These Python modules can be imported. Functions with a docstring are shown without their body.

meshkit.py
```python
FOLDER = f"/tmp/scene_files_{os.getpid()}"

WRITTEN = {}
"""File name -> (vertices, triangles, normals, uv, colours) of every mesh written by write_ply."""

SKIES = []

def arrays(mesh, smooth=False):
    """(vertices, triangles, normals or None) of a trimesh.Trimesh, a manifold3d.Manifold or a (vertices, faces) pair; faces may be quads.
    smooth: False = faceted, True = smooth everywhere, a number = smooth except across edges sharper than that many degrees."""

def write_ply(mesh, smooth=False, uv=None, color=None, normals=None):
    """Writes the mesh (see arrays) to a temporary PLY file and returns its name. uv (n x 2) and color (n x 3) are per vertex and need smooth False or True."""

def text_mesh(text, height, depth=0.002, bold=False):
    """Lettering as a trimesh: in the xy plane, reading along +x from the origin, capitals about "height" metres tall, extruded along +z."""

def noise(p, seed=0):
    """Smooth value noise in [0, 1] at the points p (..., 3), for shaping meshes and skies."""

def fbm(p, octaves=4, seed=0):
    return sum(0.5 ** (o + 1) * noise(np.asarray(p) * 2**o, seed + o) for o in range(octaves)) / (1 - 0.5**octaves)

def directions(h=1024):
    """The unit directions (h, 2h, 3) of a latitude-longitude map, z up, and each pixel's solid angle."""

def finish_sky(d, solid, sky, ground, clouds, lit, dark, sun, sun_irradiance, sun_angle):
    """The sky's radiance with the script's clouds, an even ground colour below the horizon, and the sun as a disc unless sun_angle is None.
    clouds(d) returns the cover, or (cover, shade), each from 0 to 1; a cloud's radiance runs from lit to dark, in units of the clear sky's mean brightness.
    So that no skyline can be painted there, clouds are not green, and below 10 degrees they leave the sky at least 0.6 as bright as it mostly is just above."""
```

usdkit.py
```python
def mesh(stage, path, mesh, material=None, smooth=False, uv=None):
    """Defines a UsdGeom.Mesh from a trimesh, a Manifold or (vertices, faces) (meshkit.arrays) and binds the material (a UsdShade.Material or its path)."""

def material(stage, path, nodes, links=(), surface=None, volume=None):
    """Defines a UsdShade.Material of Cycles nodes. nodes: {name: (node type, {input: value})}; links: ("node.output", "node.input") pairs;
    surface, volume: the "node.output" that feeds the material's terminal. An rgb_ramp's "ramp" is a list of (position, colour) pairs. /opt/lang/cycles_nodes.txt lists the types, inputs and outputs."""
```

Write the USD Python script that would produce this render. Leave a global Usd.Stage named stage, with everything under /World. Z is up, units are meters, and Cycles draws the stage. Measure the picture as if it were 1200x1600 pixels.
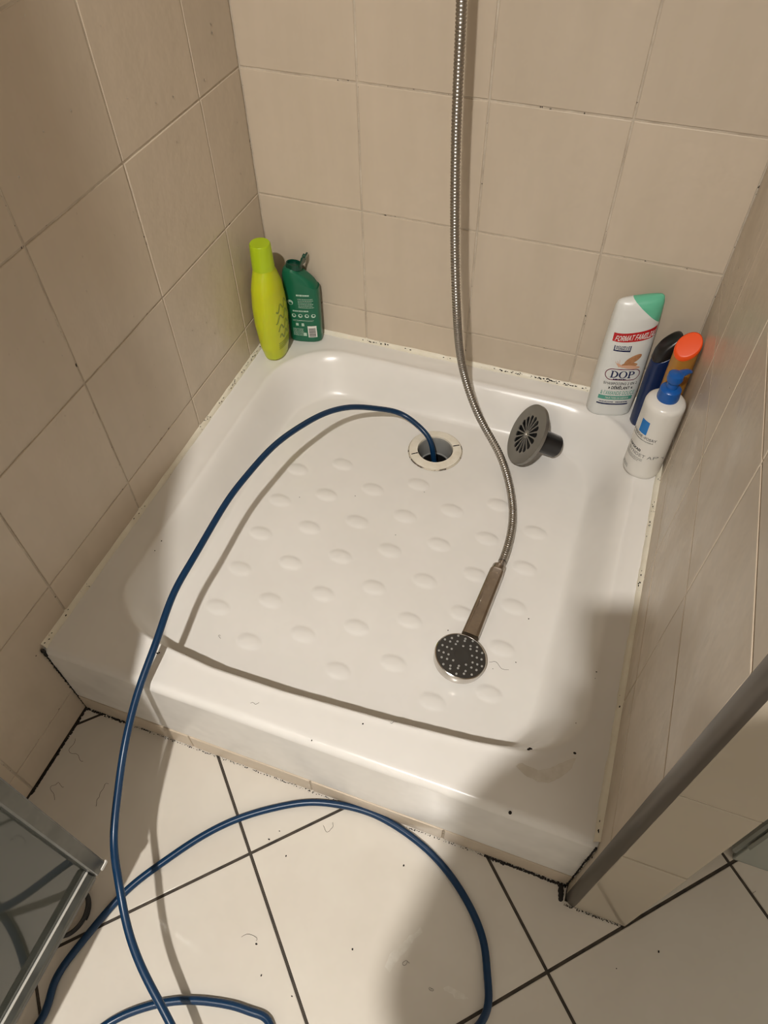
import math, numpy as np, trimesh, usdkit, meshkit, manifold3d
from pxr import Usd, UsdGeom, UsdLux, Gf, Sdf
from shapely.geometry import Polygon, Point, box as sbox
from shapely import affinity
from shapely.ops import unary_union
from scipy.interpolate import CubicSpline

stage = Usd.Stage.CreateInMemory()
UsdGeom.SetStageUpAxis(stage, UsdGeom.Tokens.z); UsdGeom.SetStageMetersPerUnit(stage, 1.0)
UsdGeom.Xform.Define(stage, '/World'); UsdGeom.Scope.Define(stage, '/World/Looks')

# ---------------------------------------------------------------- camera, light, exposure
CAM = np.array([0.6294, -1.0799, 1.1048])
CR = np.array([[0.9410, 0.3381, -0.0127], [0.2561, -0.7369, -0.6256], [-0.2209, 0.5854, -0.7800]])   # right, down, forward
CR = np.linalg.svd(CR)[0] @ np.linalg.svd(CR)[2]
FPX = 1140.84
EXPOSURE = 1.12
LAMP_POS = (0.518, -1.82, 2.25); LAMP_R = 0.030; LAMP_STRENGTH = 2650.0; LAMP_COL = (1.0, 0.95, 0.89)   # recessed ceiling downlight
cam = UsdGeom.Camera.Define(stage, '/World/camera')
cam.AddTransformOp().Set(Gf.Matrix4d(*[float(x) for r in (CR[0], -CR[1], -CR[2]) for x in (*r, 0)], *map(float, CAM), 1.0))
cam.CreateHorizontalApertureAttr(36.0); cam.CreateVerticalApertureAttr(48.0)
cam.CreateFocalLengthAttr(36.0 * FPX / 1200); cam.CreateClippingRangeAttr(Gf.Vec2f(0.01, 50))
cam.CreateExposureAttr(EXPOSURE)

# ---------------------------------------------------------------- helpers
def numbered(path):
    if not stage.GetPrimAtPath(path): return path
    k = 1
    while stage.GetPrimAtPath(f'{path}_{k:03d}'): k += 1
    return f'{path}_{k:03d}'
def setd(p, **kw):
    for k, v in kw.items():
        if v: p.SetCustomDataByKey(k, v)
    return p
def thing(name, label, cat, group=None):
    p = UsdGeom.Xform.Define(stage, numbered('/World/' + name)).GetPrim()
    return setd(p, label=label, category=cat, group=group)
def obj(name, mesh, m, parent=None, smooth=30, label=None, kind=None):
    base = parent.GetPath().pathString if parent else '/World'
    p = usdkit.mesh(stage, numbered(base + '/' + name), mesh, M[m] if isinstance(m, str) else m, smooth=smooth).GetPrim()
    return setd(p, label=label, kind=kind)
def struct(name, label=None):
    p = UsdGeom.Xform.Define(stage, numbered('/World/' + name)).GetPrim()
    return setd(p, kind='structure', label=label)
def cat(*ms): return trimesh.util.concatenate([m for m in ms])
def bx(x0, x1, y0, y1, z0, z1, c=0.0):
    lo, hi = np.minimum([x0, y0, z0], [x1, y1, z1]), np.maximum([x0, y0, z0], [x1, y1, z1])
    if c <= 0:
        m = trimesh.creation.box(hi - lo); m.apply_translation((lo + hi) / 2); return m
    pts = []
    for s in np.ndindex(2, 2, 2):
        for ax in range(3):
            p = np.where(np.array(s) == 1, hi, lo) + np.where(np.array(s) == 1, -c, c); p[ax] += c if s[ax] else -c
            pts.append(p)
    return trimesh.convex.convex_hull(np.array(pts))
def lathe(prof, n=48, loc=(0, 0, 0)):
    prof = np.asarray(prof, float); t = np.linspace(0, 2 * np.pi, n, endpoint=False)
    v = np.array([[r * np.cos(a), r * np.sin(a), z] for r, z in prof for a in t]); f = []
    for i in range(len(prof) - 1):
        for j in range(n):
            a, b = i * n + j, i * n + (j + 1) % n; f += [[a, b, b + n], [a, b + n, a + n]]
    m = trimesh.Trimesh(v, f, process=False); m.merge_vertices(); m.update_faces(m.nondegenerate_faces()); m.apply_translation(loc)
    return m
def spline(pts, step=0.004):
    pts = np.asarray(pts, float); d = np.r_[0, np.cumsum(np.linalg.norm(np.diff(pts, axis=0), axis=1) ** 0.5)]
    t = np.linspace(0, d[-1], 4000); q = CubicSpline(d, pts)(t)
    s = np.r_[0, np.cumsum(np.linalg.norm(np.diff(q, axis=0), axis=1))]
    n = max(8, int(s[-1] / step)); u = np.linspace(0, s[-1], n)
    return np.stack([np.interp(u, s, q[:, k]) for k in range(3)], 1), u
def tube(path, r, n=16, caps=True):
    path = np.asarray(path, float); r = np.broadcast_to(r, len(path))
    T = np.gradient(path, axis=0); T /= np.linalg.norm(T, axis=1)[:, None]
    a = np.cross(T[0], [0.3, 0.2, 1]); a /= np.linalg.norm(a); v = []
    t = np.linspace(0, 2 * np.pi, n, endpoint=False)
    for p, tt, rr in zip(path, T, r):
        a = a - tt * (a @ tt); a /= np.linalg.norm(a); b = np.cross(tt, a)
        v.append(p + rr * (np.cos(t)[:, None] * a + np.sin(t)[:, None] * b))
    k = len(path); v = np.vstack(v); f = []
    i, j = np.meshgrid(np.arange(k - 1), np.arange(n), indexing='ij'); A = (i * n + j).ravel(); B = (i * n + (j + 1) % n).ravel()
    f = np.vstack([np.stack([A, B, B + n], 1), np.stack([A, B + n, A + n], 1)])
    if caps:
        v = np.vstack([v, path[0], path[-1]]); c0, c1 = len(v) - 2, len(v) - 1
        q = np.arange(n); q2 = (q + 1) % n
        f = np.vstack([f, np.stack([np.full(n, c0), q2, q], 1), np.stack([np.full(n, c1), (k - 1) * n + q, (k - 1) * n + q2], 1)])
    return trimesh.Trimesh(v, f, process=False)
def ray(u, v): return CR.T @ np.array([(u - 600) / FPX, (v - 800) / FPX, 1.0])   # used once, to read sizes off the photograph
def onz(u, v, z): d = ray(u, v); return CAM + d * (z - CAM[2]) / d[2]
def ony(u, v, y): d = ray(u, v); return CAM + d * (y - CAM[1]) / d[1]
def extr(poly, h):
    gs = [g for g in getattr(poly, 'geoms', [poly]) if g.area > 1e-9]
    return cat(*[trimesh.creation.extrude_polygon(g, h, engine='earcut') for g in gs])

# ---------------------------------------------------------------- materials
M = {}
def mat(name, base, rough=0.4, metallic=0.0, var=0.0, scale=12.0, stretch=(1, 1, 1), tint=None, rvar=0.0, spec=0.5, bump=0.0, bscale=200.0, spots=None, **kw):
    """principled with an optional noise tint (var), roughness noise (rvar), fine bump and threshold spots (scale, level, colour)."""
    nd = {'p': ('principled_bsdf', dict(base_color=base, roughness=rough, metallic=metallic, specular_ior_level=spec, **kw))}
    ln = []
    nd['g'] = ('geometry', {}); col = None
    if var:
        tint = tint if tint is not None else tuple(min(1, c * 1.25 + 0.02) for c in base)
        nd['m'] = ('mapping', dict(scale=stretch)); nd['n'] = ('noise_texture', dict(scale=scale, detail=4.0, roughness=0.6))
        nd['r'] = ('map_range', dict(from_min=0.35, from_max=0.7, to_min=0.0, to_max=var, clamp=True)); nd['x'] = ('mix', dict(color1=base, color2=tint))
        ln += [('g.position', 'm.vector'), ('m.vector', 'n.vector'), ('n.fac', 'r.value'), ('r.result', 'x.fac')]; col = 'x.color'
    if spots:
        sc, lv, sc_col = spots
        nd['sn'] = ('noise_texture', dict(scale=sc, detail=3.0, roughness=0.7)); nd['sm'] = ('noise_texture', dict(scale=sc * 0.13, detail=1.0))
        nd['sa'] = ('math', dict(math_type='multiply_add', value2=0.6, value3=0.0)); nd['sb'] = ('math', dict(math_type='add'))
        nd['sr'] = ('map_range', dict(from_min=lv, from_max=lv + 0.04, to_min=0.0, to_max=1.0, clamp=True)); nd['sx'] = ('mix', dict(color1=base, color2=sc_col))
        ln += [('g.position', 'sn.vector'), ('g.position', 'sm.vector'), ('sm.fac', 'sa.value1'), ('sa.value', 'sb.value1'), ('sn.fac', 'sb.value2'), ('sb.value', 'sr.value'), ('sr.result', 'sx.fac')]
        if col: ln.append((col, 'sx.color1'))
        col = 'sx.color'
    if col: ln.append((col, 'p.base_color'))
    if rvar:
        nd['rn'] = ('noise_texture', dict(scale=scale * 1.7, detail=3.0)); nd['rr'] = ('map_range', dict(from_min=0.35, from_max=0.65, to_min=max(0.02, rough - rvar), to_max=rough + rvar, clamp=True))
        ln += [('g.position', 'rn.vector'), ('rn.fac', 'rr.value'), ('rr.result', 'p.roughness')]
    if bump:
        nd['bn'] = ('noise_texture', dict(scale=bscale, detail=2.0)); nd['b'] = ('bump', dict(strength=1.0, distance=bump))
        ln += [('g.position', 'bn.vector'), ('bn.fac', 'b.height'), ('b.normal', 'p.normal')]
    M[name] = usdkit.material(stage, '/World/Looks/' + name, nd, ln, surface='p.BSDF'); return M[name]
WT = (0.56, 0.475, 0.37)
for i, k in enumerate((1.0, 0.965, 1.03)):
    b = tuple(c * k for c in WT)
    mat(f'wall_tile_{"abc"[i]}', b, 0.33, var=0.5, scale=5.0, stretch=(3, 3, 0.5), tint=(b[0] * 1.14, b[1] * 1.14, b[2] * 1.17), rvar=0.08, bump=0.0006, bscale=60)
mat('wall_grout', (0.60, 0.53, 0.43), 0.8, var=0.7, scale=22, tint=(0.34, 0.27, 0.2), spots=(120.0, 0.98, (0.05, 0.04, 0.03)))
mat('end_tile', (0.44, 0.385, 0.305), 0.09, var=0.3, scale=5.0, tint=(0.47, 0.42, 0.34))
mat('plaster', (0.80, 0.77, 0.72), 0.8); mat('ceiling_paint', (0.84, 0.82, 0.79), 0.9)
for i, k in enumerate((1.0, 0.96, 0.98)):
    mat(f'floor_tile_{"abc"[i]}', tuple(c * k for c in (0.66, 0.62, 0.55)), 0.16, var=0.5, scale=9, tint=(0.58, 0.53, 0.46), rvar=0.09)
mat('floor_grout', (0.03, 0.025, 0.02), 0.8, var=0.7, scale=60, tint=(0.09, 0.07, 0.05))
mat('enamel', (0.79, 0.772, 0.735), 0.24, spec=0.42, var=0.4, scale=7, tint=(0.70, 0.68, 0.635), rvar=0.06)
mat('sealant', (0.80, 0.76, 0.64), 0.45, var=0.6, scale=40, tint=(0.72, 0.66, 0.52), spots=(170.0, 1.03, (0.02, 0.017, 0.012)))
mat('seam_dirt', (0.62, 0.56, 0.45), 0.6, spots=(60.0, 0.86, (0.10, 0.075, 0.05))); mat('stain', (0.64, 0.605, 0.535), 0.22, var=0.8, scale=90, tint=(0.74, 0.71, 0.65)); mat('mould', (0.015, 0.012, 0.01), 0.8)
mat('trim_metal', (0.13, 0.115, 0.10), 0.35, 0.85, var=0.5, scale=60, stretch=(1, 1, 0.05), tint=(0.20, 0.18, 0.16))
mat('chrome', (0.60, 0.57, 0.53), 0.16, 1.0); mat('hose_metal', (0.40, 0.375, 0.34), 0.30, 1.0)
mat('handle_chrome', (0.38, 0.34, 0.30), 0.13, 1.0, var=0.4, scale=40, tint=(0.30, 0.25, 0.21), rvar=0.05)
mat('brushed_steel', (0.27, 0.26, 0.24), 0.42, 0.85, rvar=0.05)
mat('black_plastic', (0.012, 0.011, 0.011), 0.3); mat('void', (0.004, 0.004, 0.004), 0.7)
mat('shower_face', (0.035, 0.033, 0.03), 0.35); mat('nozzle', (0.33, 0.33, 0.31), 0.5)
mat('blue_rubber', (0.003, 0.029, 0.080), 0.30, spec=0.4)
mat('drain_white', (0.78, 0.74, 0.64), 0.3, var=0.5, scale=50, tint=(0.6, 0.53, 0.4)); mat('drain_grey', (0.42, 0.42, 0.40), 0.15, transmission_weight=0.3)
mat('lime_plastic', (0.52, 0.58, 0.012), 0.3, subsurface_weight=0.25, subsurface_scale=0.01); mat('lime_cap', (0.42, 0.58, 0.008), 0.33); mat('lime_print', (0.22, 0.29, 0.015), 0.4)
mat('green_plastic', (0.004, 0.125, 0.062), 0.3); mat('green_dark', (0.003, 0.055, 0.032), 0.22); mat('print_pale', (0.45, 0.60, 0.50), 0.5); mat('print_white', (0.75, 0.74, 0.70), 0.5)
mat('bottle_white', (0.74, 0.75, 0.72), 0.3); mat('mint_cap', (0.13, 0.50, 0.32), 0.33); mat('print_red', (0.50, 0.012, 0.016), 0.45); mat('print_navy', (0.015, 0.022, 0.085), 0.45)
mat('print_black', (0.02, 0.02, 0.022), 0.45); mat('print_teal', (0.09, 0.36, 0.27), 0.45); mat('print_grey', (0.22, 0.22, 0.21), 0.45); mat('print_maroon', (0.16, 0.02, 0.05), 0.45)
mat('almond', (0.42, 0.19, 0.08), 0.5, var=0.7, scale=120, tint=(0.60, 0.33, 0.17)); mat('almond_pale', (0.72, 0.42, 0.28), 0.5)
mat('navy_plastic', (0.005, 0.020, 0.085), 0.28); mat('amber', (0.42, 0.20, 0.035), 0.25, subsurface_weight=0.2); mat('orange_cap', (0.85, 0.085, 0.008), 0.4)
mat('lotion_white', (0.72, 0.70, 0.65), 0.2); mat('pump_blue', (0.004, 0.09, 0.36), 0.3); mat('label_blue', (0.004, 0.17, 0.52), 0.4)
mat('clear_plastic', (0.80, 0.78, 0.74), 0.1, transmission_weight=0.4)
mat('door_glass', (0.050, 0.054, 0.044), 0.045, spec=0.5); mat('door_frame', (0.105, 0.105, 0.092), 0.35, 0.75, rvar=0.06); mat('door_bead', (0.60, 0.59, 0.55), 0.3, 0.4)
mat('unit_grey', (0.30, 0.32, 0.29), 0.2); mat('rubber', (0.02, 0.02, 0.02), 0.6)
mat('hair_fibre', (0.05, 0.035, 0.025), 0.6); mat('droplet', (0.9, 0.9, 0.9), 0.03, transmission_weight=1.0, ior=1.33)
mat('skin', (0.52, 0.32, 0.23), 0.5); mat('shirt', (0.28, 0.275, 0.27), 0.85); mat('trousers', (0.22, 0.24, 0.28), 0.85); mat('dark_hair', (0.03, 0.02, 0.014), 0.6)
mat('phone_black', (0.02, 0.02, 0.022), 0.2); mat('shoe', (0.3, 0.3, 0.3), 0.7)
usdkit.material(stage, '/World/Looks/bulb', {'e': ('emission', dict(color=LAMP_COL, strength=LAMP_STRENGTH))}, surface='e.emission'); M['bulb'] = '/World/Looks/bulb'

# ---------------------------------------------------------------- the room
W, D, H, F = 0.777, 0.785, 0.192, 0.125          # shower bay width and depth, tray rim, tray floor
XR, YF, ZC = 1.9, -2.5, 2.256
rng = np.random.default_rng(7)
zr = [0.0, 0.063] + [0.063 + 0.2 * k for k in range(1, 12)] + [ZC]
GAP, REC, CH = 0.0028, 0.0013, 0.0011
def tile(a0, a1, b0, b1, frame, t=0.006):
    """one wall tile: in-plane rectangle a,b; frame maps (a, b, out) to the room"""
    lo, hi = (a0 + GAP / 2, b0 + GAP / 2), (a1 - GAP / 2, b1 - GAP / 2)
    ring = lambda c, o: [(lo[0] + c, lo[1] + c, o), (hi[0] - c, lo[1] + c, o), (hi[0] - c, hi[1] - c, o), (lo[0] + c, hi[1] - c, o)]
    v = np.array(ring(0, -t) + ring(0, -CH) + ring(CH * 0.35, -CH * 0.3) + ring(CH, 0)); f = []
    for k in range(3):
        for j in range(4):
            p, q = k * 4 + j, k * 4 + (j + 1) % 4; f += [[p, q, q + 4], [p, q + 4, p + 4]]
    f += [[12, 13, 14], [12, 14, 15]]
    d = rng.normal(0, 0.00018, 3); v[:, 2] += d[0] + d[1] * (v[:, 0] - lo[0]) / 0.2 + d[2] * (v[:, 1] - lo[1]) / 0.2
    return trimesh.Trimesh(np.array([frame(*p) for p in v]), f, process=False)
def wt(): return 'wall_tile_' + 'abc'[rng.integers(3)]
def put_tile(parent, *a, m_=None):
    m = tile(*a)
    if np.dot(m.face_normals[-1], np.array(a[4](0, 0, 1)) - np.array(a[4](0, 0, 0))) < 0: m.invert()
    obj('tile', m, m_ or wt(), parent, smooth=False)
wb = struct('wall_back'); obj('grout', bx(-0.1, XR + 0.1, REC, 0.12, 0, ZC), 'wall_grout', wb, False)
xs = [0.0, 0.193, 0.393, 0.593, W]
for i in range(4):
    for j in range(1, len(zr) - 1):
        z0 = max(zr[j], H - 0.006)
        if zr[j + 1] - z0 > 0.02: put_tile(wb, xs[i], xs[i + 1], z0, zr[j + 1], lambda a, b, o: (a, -o, b))
wl = struct('wall_left'); obj('grout', bx(-0.12, -REC, YF, 0.1, 0, ZC), 'wall_grout', wl, False)
ys = [0.0, -0.123]
while ys[-1] > YF + 0.01: ys.append(max(YF, ys[-1] - 0.2))
for i in range(len(ys) - 1):
    for j in range(len(zr) - 1):
        if ys[i + 1] > -D and zr[j + 1] < H: continue
        put_tile(wl, -ys[i], -ys[i + 1], zr[j], zr[j + 1], lambda a, b, o: (o, -a, b))
PE = 0.810; PX = 0.857
wr = struct('wall_right'); obj('grout', bx(W + REC, PX, -PE + 0.011, 0.0, 0, ZC), 'wall_grout', wr, False); obj('end_backing', bx(W + 0.0105, PX - 0.001, -PE + REC, -PE + 0.02, 0, ZC), 'wall_grout', wr, False)
yr = [0.0, -0.196, -0.396, -0.598, -PE + 0.011]
for i in range(4):
    for j in range(len(zr) - 1):
        if zr[j + 1] < H - 0.05 and i < 3: continue
        put_tile(wr, -yr[i], -yr[i + 1], zr[j], zr[j + 1], lambda a, b, o: (W - o, -a, b))
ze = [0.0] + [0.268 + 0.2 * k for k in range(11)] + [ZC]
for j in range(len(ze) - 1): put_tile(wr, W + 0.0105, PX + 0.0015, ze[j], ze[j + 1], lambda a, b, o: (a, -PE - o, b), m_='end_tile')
t_ = np.linspace(np.pi, 1.5 * np.pi, 9)
prof = Polygon([(W + 0.011, -PE + 0.011 + 0.002), (W, -PE + 0.013)] + [(W + 0.0115 + 0.0115 * np.cos(a), -PE + 0.0115 + 0.0115 * np.sin(a)) for a in t_] + [(W + 0.0125, -PE), (W + 0.0125, -PE + 0.012)])
tr = struct('trim_1', 'rounded dark metal edge strip on the end corner of the tiled partition'); obj('edge_strip', extr(prof, ZC), 'trim_metal', tr, 40)
bl = struct('baseboard_right'); obj('skirting', bx(PX, PX + 0.010, -0.79, -0.02, 0, 0.05, 0.002), 'floor_tile_b', bl, False)
wf = struct('wall_front'); obj('plaster', bx(-0.1, XR + 0.1, YF - 0.1, YF, 0, ZC), 'plaster', wf, False)
wo = struct('wall_far_right'); obj('plaster', bx(XR, XR + 0.1, YF, 0.0, 0, ZC), 'plaster', wo, False)
ce = struct('ceiling'); obj('plaster', bx(-0.1, XR + 0.1, YF - 0.1, 0.1, ZC, ZC + 0.1), 'ceiling_paint', ce, False)
fl = struct('floor'); obj('grout', bx(-0.1, XR + 0.1, YF - 0.1, 0.1, -0.1, -0.0014), 'floor_grout', fl, False)
room = sbox(0.002, YF, XR, 0).difference(unary_union([sbox(-1, -D + 0.001, W + 0.01, 1), sbox(W - 0.001, -PE + 0.004, PX, 1)]))
u0, v0, ft, fg = (0.347 - 0.895) / math.sqrt(2), (0.347 + 0.895) / math.sqrt(2), 0.3, 0.0042
for i in range(-9, 9):
    for j in range(-9, 9):
        ua, va = u0 + i * ft, v0 + j * ft
        def xy(u, v): return ((u + v) / math.sqrt(2), (u - v) / math.sqrt(2))
        sq = lambda c: Polygon([xy(ua + c, va + c), xy(ua + ft - c, va + c), xy(ua + ft - c, va + ft - c), xy(ua + c, va + ft - c)])
        g = sq(fg / 2).intersection(room)
        if g.is_empty or g.area < 1e-4: continue
        for gg in getattr(g, 'geoms', [g]):
            if gg.geom_type != 'Polygon' or gg.area < 1e-4: continue
            gi = gg.buffer(-0.0007, join_style=2)
            a = extr(gg, 0.0053); a.apply_translation((0, 0, -0.006)); b = extr(gi, 0.004) if not gi.is_empty else a; b = b.copy(); b.apply_translation((0, 0, -0.004))
            obj('tile', cat(a, b), 'floor_tile_' + 'abc'[rng.integers(3)], fl, False)

# ---------------------------------------------------------------- shower tray
DC = np.array([0.392, -0.177])                    # drain centre
def sd_round(x, y, x0, x1, y0, y1, rad):          # signed distance, positive inside; rad = (back, front) corner radius
    cx, cy, hx, hy = (x0 + x1) / 2, (y0 + y1) / 2, (x1 - x0) / 2, (y1 - y0) / 2
    r = np.where(y > cy, rad[0], rad[1]); qx, qy = np.abs(x - cx) - hx + r, np.abs(y - cy) - hy + r
    return -(np.minimum(np.maximum(qx, qy), 0) + np.hypot(np.maximum(qx, 0), np.maximum(qy, 0)) - r)
BUMPS = [(0.171 + 0.0725 * i, -0.303 - 0.0765 * k if i % 2 == 0 else -0.265 - 0.0765 * k) for i in range(7) for k in range(5 if i % 2 == 0 else 6)]
BUMPS = [b for b in BUMPS if np.hypot(b[0] - DC[0], b[1] - DC[1]) > 0.07]
def tray_z(x, y):
    yf = np.interp(x, [0.08, 0.15, 0.24, 0.345, 0.488, 0.60, 0.677, 0.74], [-0.708, -0.722, -0.731, -0.730, -0.722, -0.712, -0.702, -0.690])
    s = np.clip((-y - 0.45) / 0.25, 0, 1); ya = y - (yf + 0.722) * s
    a = sd_round(x, ya, 0.052, 0.738, -0.722, -0.046, (0.125, 0.075))
    b = -sd_round(x, ya, 0.106, 0.668, -0.705, -0.100, (0.10, 0.060))
    t = np.clip(a / np.maximum(a + np.maximum(b, 0), 1e-9), 0, 1); t = np.where(b <= 0, 1, np.where(a <= 0, 0, t))
    t = t * t * (3 - 2 * t)
    z = H - (H - F) * t + 0.0012 * np.exp(-(a / 0.006) ** 2)
    z -= 0.002 * np.clip(1 - np.hypot(x - DC[0], y - DC[1]) / 0.12, 0, 1) * (t > 0.99)
    for bx_, by_ in BUMPS:
        q = ((x - bx_) / 0.0208) ** 2 + ((y - by_) / 0.0138) ** 2
        z = z + np.where(q < 1, 0.0025 * np.clip(1 - q, 0, 1) ** 1.5 * (1 + 1.2 * q), 0)
    return z
nx, ny = 330, 330
gx = np.linspace(0.0, W, nx); fr = 0.012
gy = np.linspace(0.0, -D + fr, ny)
X, Y = np.meshgrid(gx, gy); Z = tray_z(X, Y)
rows = [np.stack([X, Y, Z], -1)]
for a in np.linspace(0, np.pi / 2, 8)[1:]:
    rows.append(np.stack([gx, np.full(nx, -D + fr - fr * np.sin(a)), np.full(nx, H - fr + fr * np.cos(a))], -1)[None])
for y_, z_ in ((-D, 0.12), (-D - 0.0005, 0.047), (-D + 0.0015, 0.0425), (-D + 0.01, 0.0425)):
    rows.append(np.stack([gx, np.full(nx, y_), np.full(nx, z_)], -1)[None])
V = np.concatenate(rows, 0); R_ = V.shape[0]; V = V.reshape(-1, 3)
i, j = np.meshgrid(np.arange(R_ - 1), np.arange(nx - 1), indexing='ij'); A = (i * nx + j).ravel()
fa = np.vstack([np.stack([A, A + nx, A + nx + 1], 1), np.stack([A, A + nx + 1, A + 1], 1)])
dd = np.hypot(V[:, 0] - DC[0], V[:, 1] - DC[1]) < 0.0355
fa = fa[~dd[fa].all(1)]
tray = thing('shower_tray', 'white enamelled square shower tray with oval anti-slip bumps set between tiled walls', 'shower tray')
obj('basin', trimesh.Trimesh(V, fa, process=False), 'enamel', tray, True)
def bead(p0, p1, nrm, seed, r0=0.0055):
    n = 160; s = np.linspace(0, 1, n)[:, None]; P = np.array(p0) * (1 - s) + np.array(p1) * s
    w = r0 * (0.75 + 0.5 * meshkit.fbm(P * 45 + seed, 3)); v = []
    for p, ww in zip(P, w):
        for a in np.linspace(0, np.pi / 2, 5):
            v.append(p + np.array(nrm) * (-0.0015 + (ww + 0.0015) * np.cos(a) ** 1.2) + np.array([0, 0, -0.0015 + (ww + 0.0035) * np.sin(a) ** 1.2]))
    f = []
    for i in range(n - 1):
        for j in range(4): a = i * 5 + j; f += [[a, a + 1, a + 6], [a, a + 6, a + 5]]
    m = trimesh.Trimesh(np.array(v), f, process=False)
    if m.face_normals[len(f) // 2][2] < 0: m.invert()
    return m
obj('sealant', bead((0.0, 0, H), (W, 0, H), (0, -1, 0), 1, 0.006), 'sealant', tray, True, label='cream silicone bead with black mould along the back wall')
obj('sealant', bead((0, 0, H), (0, -D + 0.004, H), (1, 0, 0), 5, 0.006), 'sealant', tray, True, label='cream silicone bead along the left wall')
obj('sealant', bead((W, 0, H), (W, -D + 0.004, H), (-1, 0, 0), 9, 0.0075), 'sealant', tray, True, label='cream silicone bead along the right wall')
# plinth tiles below the tray's front skirt
pl = struct('trim_2', 'strip of cut tiles under the front edge of the shower tray'); obj('grout', bx(0.0, W, -D + 0.0006, -D + 0.03, 0, 0.040), 'wall_grout', pl, False)
for a, b in ((0.0, 0.197), (0.197, 0.396), (0.396, 0.597), (0.597, W)):
    put_tile(pl, a, b, 0.0, 0.0425, lambda a, b, o: (a, -D - 0.0012 - o, b))
# mould spots at the foot of the wall joints
for q in [(570, 531), (590, 536), (727, 565), (888, 597), (862, 590), (800, 584), (220, 794), (313, 663), (105, 954), (393, 551), (399, 549), (972, 1096), (1003, 897), (69, 1013), (930, 1317), (885, 1385)]:
    pass

# drain
dr = thing('drain_fitting', 'open round drain hole with cream flange and blue hose going in', 'drain')
zf = F + 0.0005
obj('flange', lathe([(0.0318, zf - 0.012), (0.0318, zf + 0.0015), (0.0328, zf + 0.0036), (0.0445, zf + 0.0036), (0.0480, zf + 0.0022), (0.0490, zf - 0.003)], 72, (*DC, 0)), 'drain_white', dr, 40, label='cream ring flange')
obj('throat', lathe([(0.0310, zf + 0.001), (0.0300, zf - 0.004), (0.0300, zf - 0.016), (0.0285, zf - 0.018), (0.0285, zf - 0.036), (0.0265, zf - 0.038)], 60, (*DC, 0)), 'drain_grey', dr, 40, label='translucent grey inner sleeve')
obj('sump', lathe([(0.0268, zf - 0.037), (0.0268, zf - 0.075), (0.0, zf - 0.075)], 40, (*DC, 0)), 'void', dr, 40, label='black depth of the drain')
obj('seam', lathe([(0.0488, zf - 0.0004), (0.0488, zf + 0.0008), (0.0499, zf + 0.0003), (0.0503, zf - 0.001)], 72, (*DC, 0)), 'seam_dirt', dr, 40, label='dirty seam around the flange')
for a in (0.55, 0.55 + np.pi * 1.02):
    m = bx(-0.006, 0.006, -0.0009, 0.0009, 0, 0.0006); m.apply_translation((0.0395, 0, zf + 0.0034)); m.apply_transform(trimesh.transformations.rotation_matrix(a, (0, 0, 1))); m.apply_translation((*DC, 0))
    obj('notch', m, 'mould', dr, False)

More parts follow.
